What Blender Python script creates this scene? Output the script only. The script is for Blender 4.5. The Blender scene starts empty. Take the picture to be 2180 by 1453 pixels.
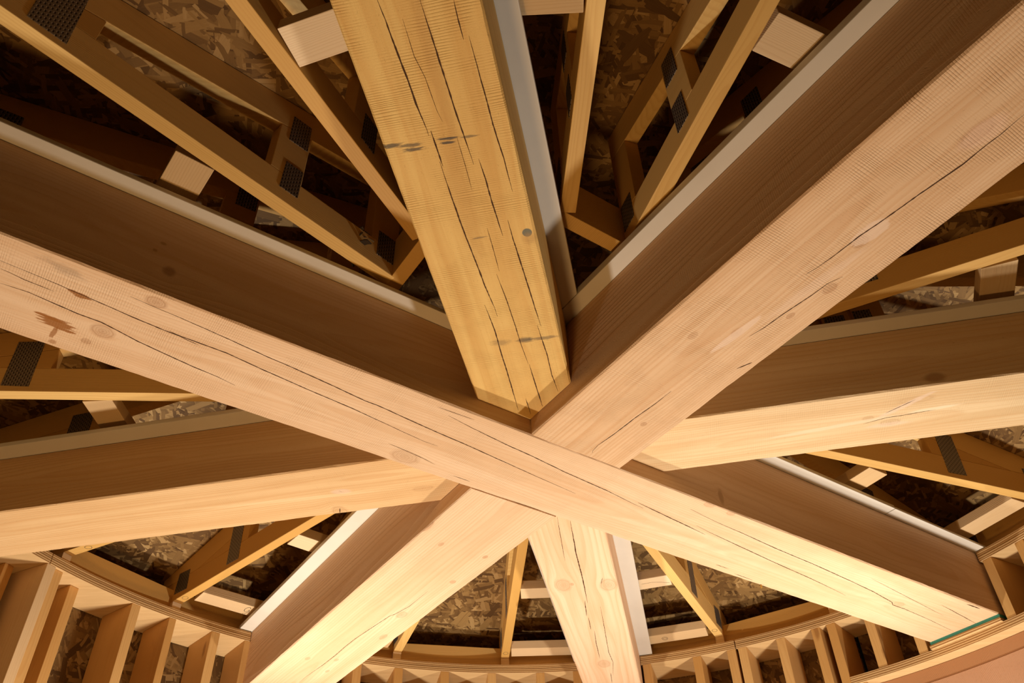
import bpy, bmesh, math, random
from mathutils import Vector, Matrix
random.seed(7)
C = bpy.context.scene.collection
S = 1.3            # metres per model unit (beam underside sits one unit above the camera)
CAM_Z = 1.5        # camera height above the floor
CX, CY = 0.062167, 1.534238     # room axis as seen from the camera
INCH = 0.0195498 * S
PI = math.pi

def rad(a): return a * PI / 180
def pol(r, deg, z=0.0):         # room axis polar (model units) -> world metres
    return Vector((r * math.cos(rad(deg)) * S, r * math.sin(rad(deg)) * S, CAM_Z + z * S))

# ------------------------------------------------------------------ materials
def new_mat(name):
    m = bpy.data.materials.new(name); m.use_nodes = True
    nt = m.node_tree; nt.nodes.clear()
    out = nt.nodes.new('ShaderNodeOutputMaterial')
    b = nt.nodes.new('ShaderNodeBsdfPrincipled')
    nt.links.new(b.outputs[0], out.inputs[0])
    return m, nt, b

class N:
    """tiny node-expression helper"""
    def __init__(s, nt): s.nt = nt
    def node(s, t, **kw):
        n = s.nt.nodes.new(t)
        for k, v in kw.items(): setattr(n, k, v)
        return n
    def put(s, sock, v):
        if isinstance(v, bpy.types.NodeSocket): s.nt.links.new(v, sock)
        else: sock.default_value = v
    def math(s, op, a, b=0.0, c=0.0, clamp=False):
        n = s.node('ShaderNodeMath', operation=op, use_clamp=clamp)
        s.put(n.inputs[0], a); s.put(n.inputs[1], b); s.put(n.inputs[2], c)
        return n.outputs[0]
    def vmath(s, op, a, b=(0, 0, 0), scale=1.0):
        n = s.node('ShaderNodeVectorMath', operation=op)
        s.put(n.inputs[0], a); s.put(n.inputs[1], b)
        if op == 'SCALE': s.put(n.inputs[3], scale)
        return n.outputs[1] if op in ('LENGTH', 'DISTANCE', 'DOT_PRODUCT') else n.outputs[0]
    def comb(s, x, y, z):
        n = s.node('ShaderNodeCombineXYZ')
        s.put(n.inputs[0], x); s.put(n.inputs[1], y); s.put(n.inputs[2], z)
        return n.outputs[0]
    def sep(s, v):
        n = s.node('ShaderNodeSeparateXYZ'); s.put(n.inputs[0], v); return n.outputs
    def noise(s, v, scale=1.0, detail=2.0, rough=0.5, dist=0.0):
        n = s.node('ShaderNodeTexNoise'); s.put(n.inputs['Vector'], v)
        n.inputs['Scale'].default_value = scale; n.inputs['Detail'].default_value = detail
        n.inputs['Roughness'].default_value = rough; n.inputs['Distortion'].default_value = dist
        return n.outputs[0]
    def ramp(s, f, stops):
        n = s.node('ShaderNodeValToRGB'); e = n.color_ramp.elements
        while len(e) < len(stops): e.new(0.5)
        for k, (p, c) in zip(e, stops):
            k.position = p; k.color = (c[0], c[1], c[2], 1) if not isinstance(c, float) else (c, c, c, 1)
        s.put(n.inputs[0], f); return n.outputs[0]
    def mix(s, f, a, b, blend='MIX'):
        n = s.node('ShaderNodeMix', data_type='RGBA', blend_type=blend)
        s.put(n.inputs[0], f)
        s.put(n.inputs[6], a if isinstance(a, bpy.types.NodeSocket) else (*a, 1))
        s.put(n.inputs[7], b if isinstance(b, bpy.types.NodeSocket) else (*b, 1))
        return n.outputs[2]
    def smooth(s, v, lo, hi, a=0.0, b=1.0):
        n = s.node('ShaderNodeMapRange', interpolation_type='SMOOTHSTEP')
        s.put(n.inputs[0], v); n.inputs[1].default_value = lo; n.inputs[2].default_value = hi
        n.inputs[3].default_value = a; n.inputs[4].default_value = b
        return n.outputs[0]
    def bump(s, h, strength, dist=0.002):
        n = s.node('ShaderNodeBump'); n.inputs['Strength'].default_value = strength
        n.inputs['Distance'].default_value = dist; s.put(n.inputs['Height'], h)
        return n.outputs[0]

def timber_mat(name, col, knots=(), spots=(), side_knots=(), ring=170.0, kerf=0.5, pith=(0.03, 0.12), seed=0.0,
               light=None, rough=0.72, contrast=1.0, fuzzy=0.5):
    """sawn softwood: growth rings about a pith running along x, saw kerfs, knots and stains
       knots / spots are given in the timber's own coordinates (x along, y across, metres)"""
    m, nt, b = new_mat(name); n = N(nt)
    tc = n.node('ShaderNodeTexCoord').outputs['Object']
    x, y, z = n.sep(tc)
    geo = n.sep(n.node('ShaderNodeNewGeometry').outputs['Normal'])
    down = n.smooth(geo[2], -0.5, -0.8)          # underside only marks
    side = n.math('SUBTRACT', 1.0, down)
    yw, zw = y, z
    xs = n.math('MULTIPLY', x, 0.9)
    kmask = None; kcore = None
    def ell(u, v, u0, v0, ru, rv, amp, f):
        du = n.math('MULTIPLY', n.math('SUBTRACT', u, u0), 1 / ru)
        dv = n.math('MULTIPLY', n.math('SUBTRACT', v, v0), 1 / rv)
        d = n.math('SQRT', n.math('ADD', n.math('MULTIPLY', du, du), n.math('MULTIPLY', dv, dv)))
        if amp: d = n.math('ADD', d, n.math('MULTIPLY', n.math('SUBTRACT', f, 0.5), amp))
        return d
    fine = n.noise(tc, 55, 3, 0.6)
    mid = n.noise(tc, 14, 2, 0.5)
    ringk = None
    for (kx, ky, rx, ry, dk) in knots:
        d = ell(x, y, kx, ky, rx, ry, 0.6, n.math('ADD', n.math('MULTIPLY', fine, 0.7), n.math('MULTIPLY', mid, 0.3)))
        g = n.math('MULTIPLY', n.math('POWER', 2.718, n.math('MULTIPLY', n.math('MULTIPLY', d, d), -0.35)), down)
        yw = n.math('SUBTRACT', yw, n.math('MULTIPLY', n.math('MULTIPLY', n.math('SUBTRACT', y, ky), g), 0.75))
        core = n.math('MULTIPLY', n.math('ADD', n.math('MULTIPLY', n.smooth(d, 1.1, 0.3), 0.55), n.math('MULTIPLY', n.math('MULTIPLY', n.smooth(d, 1.35, 1.02), n.smooth(d, 0.70, 0.95)), 0.55)), down)
        core = n.math('MAXIMUM', core, n.math('MULTIPLY', n.math('MULTIPLY', n.smooth(d, 0.42, 0.22), n.smooth(n.noise(tc, 160, 3, 0.6), 0.5, 0.62)), down))
        rg = n.math('MULTIPLY', n.math('MULTIPLY', n.math('ADD', n.math('MULTIPLY', n.math('SINE', n.math('MULTIPLY', d, 21.0)), 0.5), 0.5), n.smooth(d, 1.5, 0.9)), down)
        core = n.math('MULTIPLY', core, dk); rg = n.math('MULTIPLY', rg, dk)
        kmask = core if kmask is None else n.math('MAXIMUM', kmask, core)
        ringk = rg if ringk is None else n.math('MAXIMUM', ringk, rg)
    for (kx, kz, rx, rz, dk) in side_knots:
        d = ell(x, z, kx, kz, rx, rz, 0.35, fine)
        g = n.math('MULTIPLY', n.math('POWER', 2.718, n.math('MULTIPLY', n.math('MULTIPLY', d, d), -0.35)), side)
        zw = n.math('SUBTRACT', zw, n.math('MULTIPLY', n.math('MULTIPLY', n.math('SUBTRACT', z, kz), g), 0.75))
        core = n.math('MULTIPLY', n.math('MULTIPLY', n.smooth(d, 1.15, 0.5), side), dk)
        kmask = core if kmask is None else n.math('MAXIMUM', kmask, core)
    slow = n.noise(n.comb(n.math('MULTIPLY', x, 0.8), n.math('MULTIPLY', y, 5.0), n.math('ADD', n.math('MULTIPLY', z, 5.0), seed)), 1.0, 2, 0.5)
    dy = n.math('SUBTRACT', yw, pith[0]); dz = n.math('SUBTRACT', zw, pith[1])
    r = n.math('SQRT', n.math('ADD', n.math('MULTIPLY', dy, dy), n.math('MULTIPLY', dz, dz)))
    r = n.math('ADD', r, n.math('MULTIPLY', slow, 0.07))
    ph = n.math('FRACT', n.math('MULTIPLY', r, ring))
    late = n.math('MULTIPLY', n.smooth(ph, 0.35, 0.85), n.smooth(ph, 1.0, 0.88))
    streak = n.noise(n.comb(n.math('MULTIPLY', x, 2.2), n.math('MULTIPLY', yw, 130), n.math('ADD', n.math('MULTIPLY', zw, 130), seed)), 1.0, 3, 0.65)
    broad = n.noise(n.comb(n.math('MULTIPLY', x, 1.3), n.math('MULTIPLY', yw, 22), n.math('ADD', n.math('MULTIPLY', zw, 22), seed)), 1.0, 2, 0.5)
    # saw kerfs across the grain
    kw = n.math('ADD', n.math('MULTIPLY', x, 1 / 0.0052), n.math('MULTIPLY', n.noise(n.comb(n.math('MULTIPLY', x, 25), n.math('MULTIPLY', y, 3), z), 1.0, 2), 3.2))
    kf = n.math('POWER', n.math('ADD', n.math('MULTIPLY', n.math('SINE', n.math('MULTIPLY', kw, 6.2832)), 0.5), 0.5), 3.0)
    kfm = n.math('MULTIPLY', kf, n.math('MULTIPLY', n.smooth(n.noise(tc, 9, 3, 0.6), 0.38, 0.68), n.math('ADD', n.math('MULTIPLY', down, kerf * 0.85), kerf * 0.15)))
    fuzz = n.noise(n.comb(n.math('MULTIPLY', x, 300), n.math('MULTIPLY', y, 480), n.math('MULTIPLY', z, 480)), 1.0, 2, 0.6)
    dots = n.smooth(n.noise(n.comb(n.math('MULTIPLY', x, 90), n.math('MULTIPLY', y, 330), n.math('MULTIPLY', z, 330)), 1.0, 2, 0.5), 0.64, 0.76)
    dk = [c * f for c, f in zip(col, (0.80, 0.66, 0.50))]
    lt = light or [min(1, c * f) for c, f in zip(col, (1.08, 1.10, 1.14))]
    c = n.mix(n.smooth(broad, 0.25, 0.75), dk, lt)
    c = n.mix(0.55, c, col)
    c = n.mix(n.math('MULTIPLY', n.smooth(streak, 0.45, 0.75), 0.30 * contrast), c, dk)
    c = n.mix(n.math('MULTIPLY', late, 0.26 * contrast), c, [v * f for v, f in zip(col, (0.78, 0.58, 0.40))])
    c = n.mix(n.math('MULTIPLY', n.math('ADD', kfm, n.math('MULTIPLY', dots, 0.5)), 0.34), c, [v * 0.45 for v in dk])
    if kmask is not None:
        c = n.mix(n.math('MULTIPLY', kmask, 0.62), c, [v * f for v, f in zip(col, (0.42, 0.27, 0.17))])
    if ringk is not None:
        c = n.mix(n.math('MULTIPLY', ringk, 0.40), c, [v * f for v, f in zip(col, (0.50, 0.33, 0.20))])
    jag = n.noise(n.comb(n.math('MULTIPLY', x, 24), n.math('MULTIPLY', y, 150), z), 1.0, 3, 0.65) if spots else None
    crossn = n.noise(n.comb(n.math('MULTIPLY', x, 330), n.math('MULTIPLY', y, 42), z), 1.0, 3, 0.7) if spots else None
    for (sx, sy, rx, ry, colr, st, amp, ang, soft) in spots:
        ca, sa = math.cos(ang), math.sin(ang)
        u = n.math('ADD', n.math('MULTIPLY', n.math('SUBTRACT', x, sx), ca), n.math('MULTIPLY', n.math('SUBTRACT', y, sy), sa))
        v = n.math('SUBTRACT', n.math('MULTIPLY', n.math('SUBTRACT', y, sy), ca), n.math('MULTIPLY', n.math('SUBTRACT', x, sx), sa))
        d = ell(u, v, 0.0, 0.0, rx, ry, amp * 1.5, crossn if ry > rx else jag)
        msk = n.math('MULTIPLY', n.math('MULTIPLY', n.smooth(d, 1.0 + soft, 1.0 - soft), down), st)
        c = n.mix(msk, c, colr)
    nt.links.new(c, b.inputs['Base Color'])
    b.inputs['Roughness'].default_value = rough
    b.inputs['Specular IOR Level'].default_value = 0.25
    h = n.math('ADD', n.math('MULTIPLY', fuzz, 0.5 * fuzzy), n.math('MULTIPLY', kfm, -0.9))
    h = n.math('ADD', h, n.math('MULTIPLY', late, 0.35))
    h = n.math('ADD', h, n.math('MULTIPLY', dots, -0.5))
    nt.links.new(n.bump(h, 0.45, 0.0016), b.inputs['Normal'])
    return m

def lumber_mat(name, col, rough=0.6, contrast=1.0):
    """planed framing lumber, grain along x, different on every piece"""
    m, nt, b = new_mat(name); n = N(nt)
    tc = n.node('ShaderNodeTexCoord').outputs['Object']
    rnd = n.node('ShaderNodeObjectInfo').outputs['Random']
    off = n.comb(n.math('MULTIPLY', rnd, 37.0), n.math('MULTIPLY', rnd, 5.0), n.math('MULTIPLY', rnd, 11.0))
    x, y, z = n.sep(n.vmath('ADD', tc, off))
    x0, y0, z0 = n.sep(tc)
    slow = n.noise(n.comb(n.math('MULTIPLY', x, 1.3), n.math('MULTIPLY', y, 9), n.math('MULTIPLY', z, 9)), 1.0, 2, 0.5)
    dy = n.math('SUBTRACT', y0, n.math('MULTIPLY', n.math('SUBTRACT', rnd, 0.5), 0.12)); dz = n.math('ADD', z0, 0.05)
    r = n.math('ADD', n.math('SQRT', n.math('ADD', n.math('MULTIPLY', dy, dy), n.math('MULTIPLY', dz, dz))), n.math('MULTIPLY', slow, 0.05))
    ph = n.math('FRACT', n.math('MULTIPLY', r, 210))
    late = n.math('MULTIPLY', n.smooth(ph, 0.3, 0.85), n.smooth(ph, 1.0, 0.88))
    streak = n.noise(n.comb(n.math('MULTIPLY', x, 2.5), n.math('MULTIPLY', y, 150), n.math('MULTIPLY', z, 150)), 1.0, 3, 0.6)
    vor = n.node('ShaderNodeTexVoronoi', feature='F1')
    n.put(vor.inputs['Vector'], n.comb(n.math('MULTIPLY', x, 3.2), n.math('MULTIPLY', y, 9.0), n.math('MULTIPLY', z, 9.0)))
    vor.inputs['Scale'].default_value = 1.0
    kn = n.smooth(n.math('ADD', vor.outputs['Distance'], n.math('MULTIPLY', n.noise(tc, 60, 2), 0.05)), 0.17, 0.08)
    tone = n.smooth(n.math('ADD', n.math('MULTIPLY', rnd, 0.8), n.math('MULTIPLY', slow, 0.3)), 0.1, 1.0)
    dk = [c * f for c, f in zip(col, (0.84, 0.72, 0.56))]
    lt = [min(1, c * f) for c, f in zip(col, (1.10, 1.10, 1.16))]
    c = n.mix(tone, dk, lt)
    c = n.mix(n.math('MULTIPLY', n.smooth(streak, 0.45, 0.8), 0.28 * contrast), c, dk)
    c = n.mix(n.math('MULTIPLY', late, 0.22 * contrast), c, [v * f for v, f in zip(col, (0.74, 0.54, 0.36))])
    c = n.mix(n.math('MULTIPLY', kn, 0.6), c, [v * f for v, f in zip(col, (0.40, 0.25, 0.15))])
    stain = n.smooth(n.noise(n.vmath('ADD', tc, off), 7, 4, 0.65), 0.66, 0.80)
    c = n.mix(n.math('MULTIPLY', stain, 0.22), c, [v * 0.35 for v in col])
    nt.links.new(c, b.inputs['Base Color'])
    b.inputs['Roughness'].default_value = rough; b.inputs['Specular IOR Level'].default_value = 0.3
    h = n.math('ADD', n.math('MULTIPLY', late, 0.5), n.math('MULTIPLY', streak, 0.5))
    nt.links.new(n.bump(h, 0.25, 0.0010), b.inputs['Normal'])
    return m

def osb_mat(name, polar=False, scale=1.0, dark=0.8):
    """oriented strand board: overlapping flakes of many tones, lying at many angles"""
    m, nt, b = new_mat(name); n = N(nt)
    tc = n.node('ShaderNodeTexCoord').outputs['Object']
    if polar:                                    # unroll a cylinder so flakes lie flat on the curved wall
        x, y, z = n.sep(tc)
        u = n.math('MULTIPLY', n.math('ARCTAN2', y, x), 2.1)
        p = n.comb(u, z, 0.0)
    else:
        x, y, z = n.sep(tc); p = n.comb(x, y, 0.0)
    p = n.vmath('ADD', p, n.vmath('SCALE', n.vmath('SUBTRACT', n.node('ShaderNodeTexNoise').outputs['Color'], (0.5, 0.5, 0.5)), scale=0.0))
    wob = n.node('ShaderNodeTexNoise'); n.put(wob.inputs['Vector'], p); wob.inputs['Scale'].default_value = 9
    p = n.vmath('ADD', p, n.vmath('SCALE', n.vmath('SUBTRACT', wob.outputs['Color'], (0.5, 0.5, 0.5)), scale=0.016))
    best_h = None; best_c = None; best_e = None
    for k, (a, su, sv) in enumerate([(0.2, 9, 36), (0.95, 8, 30), (1.7, 10, 42), (2.5, 7.5, 28), (2.95, 13, 60), (1.3, 16, 75), (2.1, 18, 90)]):
        ca, sa = math.cos(a), math.sin(a)
        mp = n.node('ShaderNodeMapping', vector_type='POINT')
        n.put(mp.inputs['Vector'], p)
        mp.inputs['Rotation'].default_value = (0, 0, a)
        mp2 = n.vmath('MULTIPLY', mp.outputs[0], (su * scale, sv * scale, 1))
        mp2 = n.vmath('ADD', mp2, (k * 13.7, k * 7.1, k * 3.3))
        vo = n.node('ShaderNodeTexVoronoi', feature='F1', distance='CHEBYCHEV'); n.put(vo.inputs['Vector'], mp2)
        vo.inputs['Scale'].default_value = 1.0; vo.inputs['Randomness'].default_value = 0.85
        cr, cg, cb = n.node('ShaderNodeSeparateColor').outputs, None, None
        sc = n.node('ShaderNodeSeparateColor'); n.put(sc.inputs[0], vo.outputs['Color'])
        h = n.math('SUBTRACT', sc.outputs[0], n.math('MULTIPLY', n.smooth(vo.outputs['Distance'], 0.44, 0.50), 2.0))
        grain = n.noise(n.vmath('MULTIPLY', mp.outputs[0], (18, 260, 1)), 1.0, 2, 0.6)
        tone = n.math('ADD', n.math('MULTIPLY', sc.outputs[1], 0.85), n.math('MULTIPLY', grain, 0.22))
        if best_h is None: best_h, best_c = h, tone
        else:
            gt = n.math('GREATER_THAN', h, best_h)
            mx = n.node('ShaderNodeMix', data_type='FLOAT'); n.put(mx.inputs[0], gt); n.put(mx.inputs[2], best_c); n.put(mx.inputs[3], tone)
            best_c = mx.outputs[0]; best_h = n.math('MAXIMUM', h, best_h)
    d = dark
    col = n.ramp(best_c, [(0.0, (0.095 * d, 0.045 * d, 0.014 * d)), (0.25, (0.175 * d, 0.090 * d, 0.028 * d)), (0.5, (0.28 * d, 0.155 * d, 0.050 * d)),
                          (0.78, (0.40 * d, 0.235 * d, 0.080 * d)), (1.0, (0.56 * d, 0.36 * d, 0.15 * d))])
    nt.links.new(col, b.inputs['Base Color'])
    b.inputs['Roughness'].default_value = 0.7; b.inputs['Specular IOR Level'].default_value = 0.25
    nt.links.new(n.bump(best_h, 0.6, 0.003), b.inputs['Normal'])
    return m

def ply_mat(name, col):
    """plywood: thin veneer stripes on the edge, pale face veneer below"""
    m, nt, b = new_mat(name); n = N(nt)
    tc = n.node('ShaderNodeTexCoord').outputs['Object']; x, y, z = n.sep(tc)
    ang = n.math('ARCTAN2', y, x)
    geo = n.sep(n.node('ShaderNodeNewGeometry').outputs['Normal'])
    down = n.smooth(geo[2], -0.4, -0.8)
    wz = n.math('ADD', z, n.math('MULTIPLY', n.math('SUBTRACT', n.noise(n.comb(n.math('MULTIPLY', ang, 14), 0.0, n.math('MULTIPLY', z, 30)), 1.0, 3), 0.5), 0.0035))
    ly = n.math('SINE', n.math('MULTIPLY', wz, 2 * PI / 0.0082))
    lay = n.smooth(ly, -0.4, 0.6)
    rag = n.noise(n.comb(n.math('MULTIPLY', ang, 160), 0.0, n.math('MULTIPLY', z, 700)), 1.0, 3, 0.7)
    edge = n.mix(lay, [c * f for c, f in zip(col, (0.50, 0.36, 0.24))], [min(1, c * 1.05) for c in col])
    edge = n.mix(n.math('MULTIPLY', n.smooth(rag, 0.55, 0.72), 0.5), edge, [c * 0.22 for c in col])
    fg = n.noise(n.vmath('MULTIPLY', tc, (6, 60, 1)), 1.0, 3, 0.6)
    face = n.mix(fg, [c * f for c, f in zip(col, (0.82, 0.74, 0.66))], [min(1, c * f) for c, f in zip(col, (1.1, 1.12, 1.2))])
    nt.links.new(n.mix(down, edge, face), b.inputs['Base Color'])
    b.inputs['Roughness'].default_value = 0.7; b.inputs['Specular IOR Level'].default_value = 0.25
    nt.links.new(n.bump(n.math('ADD', lay, rag), 0.4, 0.001), b.inputs['Normal'])
    return m

def plain_mat(name, col, rough=0.6, metal=0.0, spec=0.3, mottle=0.0, mscale=8.0):
    m, nt, b = new_mat(name); n = N(nt)
    tc = n.node('ShaderNodeTexCoord').outputs['Object']
    v = n.noise(tc, mscale, 4, 0.6)
    c = n.mix(n.math('MULTIPLY', n.smooth(v, 0.42, 0.75), mottle), col, [k * f for k, f in zip(col, (0.62, 0.52, 0.42))])
    nt.links.new(c, b.inputs['Base Color'])
    b.inputs['Roughness'].default_value = rough; b.inputs['Metallic'].default_value = metal
    b.inputs['Specular IOR Level'].default_value = spec
    nt.links.new(n.bump(n.noise(tc, 90, 3), 0.1, 0.0006), b.inputs['Normal'])
    return m

def plate_mat(name):
    """punched truss plate: rows of tooth slots with the curled tooth stub beside each"""
    m, nt, b = new_mat(name); n = N(nt)
    tc = n.node('ShaderNodeTexCoord').outputs['Object']; x, y, z = n.sep(tc)
    row = n.math('FLOOR', n.math('MULTIPLY', x, 1 / 0.0075))
    zz = n.math('ADD', n.math('MULTIPLY', z, 1 / 0.0135), n.math('MULTIPLY', n.math('MODULO', row, 2.0), 0.5))
    fx = n.math('FRACT', n.math('MULTIPLY', x, 1 / 0.0075)); fz = n.math('FRACT', zz)
    def win(v, a, b2): return n.math('MULTIPLY', n.math('GREATER_THAN', v, a), n.math('LESS_THAN', v, b2))
    slot = n.math('MULTIPLY', win(fx, 0.2, 0.66), win(fz, 0.25, 0.82))
    tick = n.math('MULTIPLY', win(fx, 0.62, 0.86), win(fz, 0.3, 0.75))
    c = n.mix(slot, (0.20, 0.17, 0.14), (0.015, 0.012, 0.010))
    c = n.mix(n.math('MULTIPLY', tick, 0.7), c, (0.55, 0.50, 0.44))
    nt.links.new(c, b.inputs['Base Color'])
    b.inputs['Metallic'].default_value = 0.55; b.inputs['Roughness'].default_value = 0.42
    nt.links.new(n.bump(n.math('SUBTRACT', n.math('MULTIPLY', tick, 1.0), slot), 0.8, 0.002), b.inputs['Normal'])
    return m

# ------------------------------------------------------------------ mesh helpers
def finish(name, bm, mats, parent=None, loc=None, rotz=0.0):
    bmesh.ops.recalc_face_normals(bm, faces=bm.faces)
    me = bpy.data.meshes.new(name); bm.to_mesh(me); bm.free()
    for m in (mats if isinstance(mats, (list, tuple)) else [mats]): me.materials.append(m)
    o = bpy.data.objects.new(name, me); C.objects.link(o)
    if parent: o.parent = parent
    if loc is not None: o.location = loc
    if rotz: o.rotation_euler = (0, 0, rotz)
    return o

def tag(o, label=None, cat=None, group=None, kind=None):
    if label: o['label'] = label
    if cat: o['category'] = cat
    if group: o['group'] = group
    if kind: o['kind'] = kind
    return o

def empty(name, loc, rotz=0.0):
    o = bpy.data.objects.new(name, None); C.objects.link(o)
    o.location = loc; o.rotation_euler = (0, 0, rotz); o.empty_display_size = 0.05
    return o

def bevel(bm, w, seg=2, sharp=0.6):
    es = [e for e in bm.edges if len(e.link_faces) == 2 and e.calc_face_angle(0) > sharp]
    if es and w > 0:
        bmesh.ops.bevel(bm, geom=es, offset=w, segments=seg, profile=0.6, affect='EDGES', clamp_overlap=True)

def poly_prism(pts, z0, z1, bv=0.0, bm=None):
    """pts: list of (x,y) metres, extruded in z"""
    own = bm is None
    bm = bm or bmesh.new(); 
    a = [bm.verts.new((x, y, z0)) for x, y in pts]; b = [bm.verts.new((x, y, z1)) for x, y in pts]
    bm.faces.new(list(reversed(a))); bm.faces.new(b)
    k = len(pts)
    for i in range(k): bm.faces.new((a[i], a[(i + 1) % k], b[(i + 1) % k], b[i]))
    bmesh.ops.recalc_face_normals(bm, faces=bm.faces)
    if own and bv: bevel(bm, bv)
    return bm

def xz_prism(pts, y0, y1, bv=0.0):
    """pts: list of (x,z), extruded in y"""
    bm = bmesh.new()
    a = [bm.verts.new((x, y0, z)) for x, z in pts]; b = [bm.verts.new((x, y1, z)) for x, z in pts]
    bm.faces.new(a); bm.faces.new(list(reversed(b)))
    k = len(pts)
    for i in range(k): bm.faces.new((a[i], b[i], b[(i + 1) % k], a[(i + 1) % k]))
    bmesh.ops.recalc_face_normals(bm, faces=bm.faces)
    if bv: bevel(bm, bv)
    return bm

def box(x0, x1, y0, y1, z0, z1, bv=0.0):
    return poly_prism([(x0, y0), (x1, y0), (x1, y1), (x0, y1)], z0, z1, bv)

def ribbon(bm, pts, width, z, mat_index, taper=True, jit=0.35, step=0.006, rng=random):
    """thin dark split or pencil line lying on a face at height z (points in metres)"""
    dense = []
    for (ax, ay), (bx, by) in zip(pts, pts[1:]):
        L = math.hypot(bx - ax, by - ay); k = max(1, int(L / step))
        for i in range(k): dense.append((ax + (bx - ax) * i / k, ay + (by - ay) * i / k))
    dense.append(pts[-1]); k = len(dense)
    prev = None; run = 0.0
    for i, (x, y) in enumerate(dense):
        ax, ay = dense[max(0, i - 1)]; bx, by = dense[min(k - 1, i + 1)]
        dx, dy = bx - ax, by - ay; L = math.hypot(dx, dy) or 1
        nx, ny = -dy / L, dx / L
        f = 1.0
        if taper: f = min(1.0, 0.18 + 3.2 * min(i, k - 1 - i) / max(k - 1, 1))
        run = run * 0.8 + rng.uniform(-1, 1) * 0.2
        w = width * f * (1 + jit * rng.uniform(-1, 1)) * 0.5
        ox = run * width * jit
        a = bm.verts.new((x + nx * (w + ox), y + ny * (w + ox), z)); b = bm.verts.new((x - nx * (w - ox), y - ny * (w - ox), z))
        if prev:
            f_ = bm.faces.new((prev[0], prev[1], b, a)); f_.material_index = mat_index
            f_.normal_update()
            if f_.normal.z > 0: f_.normal_flip()
        prev = (a, b)

def arc_band(r0, r1, a0, a1, z0, z1, step=1.0, bv=0.0):
    """curved board between two angles (degrees about the room axis), metres"""
    bm = bmesh.new(); k = max(1, int(abs(a1 - a0) / step)); rows = []
    for i in range(k + 1):
        a = rad(a0 + (a1 - a0) * i / k); ca, sa = math.cos(a), math.sin(a)
        rows.append([bm.verts.new((r * ca, r * sa, z)) for r, z in ((r0, z0), (r1, z0), (r1, z1), (r0, z1))])
    for p, q in zip(rows, rows[1:]):
        for j in range(4): bm.faces.new((p[j], p[(j + 1) % 4], q[(j + 1) % 4], q[j]))
    bm.faces.new(rows[0]); bm.faces.new(list(reversed(rows[-1])))
    bmesh.ops.recalc_face_normals(bm, faces=bm.faces)
    if bv: bevel(bm, bv, 1)
    return bm
AX = Vector((0, 0, CAM_Z))      # room axis at camera height

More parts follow.
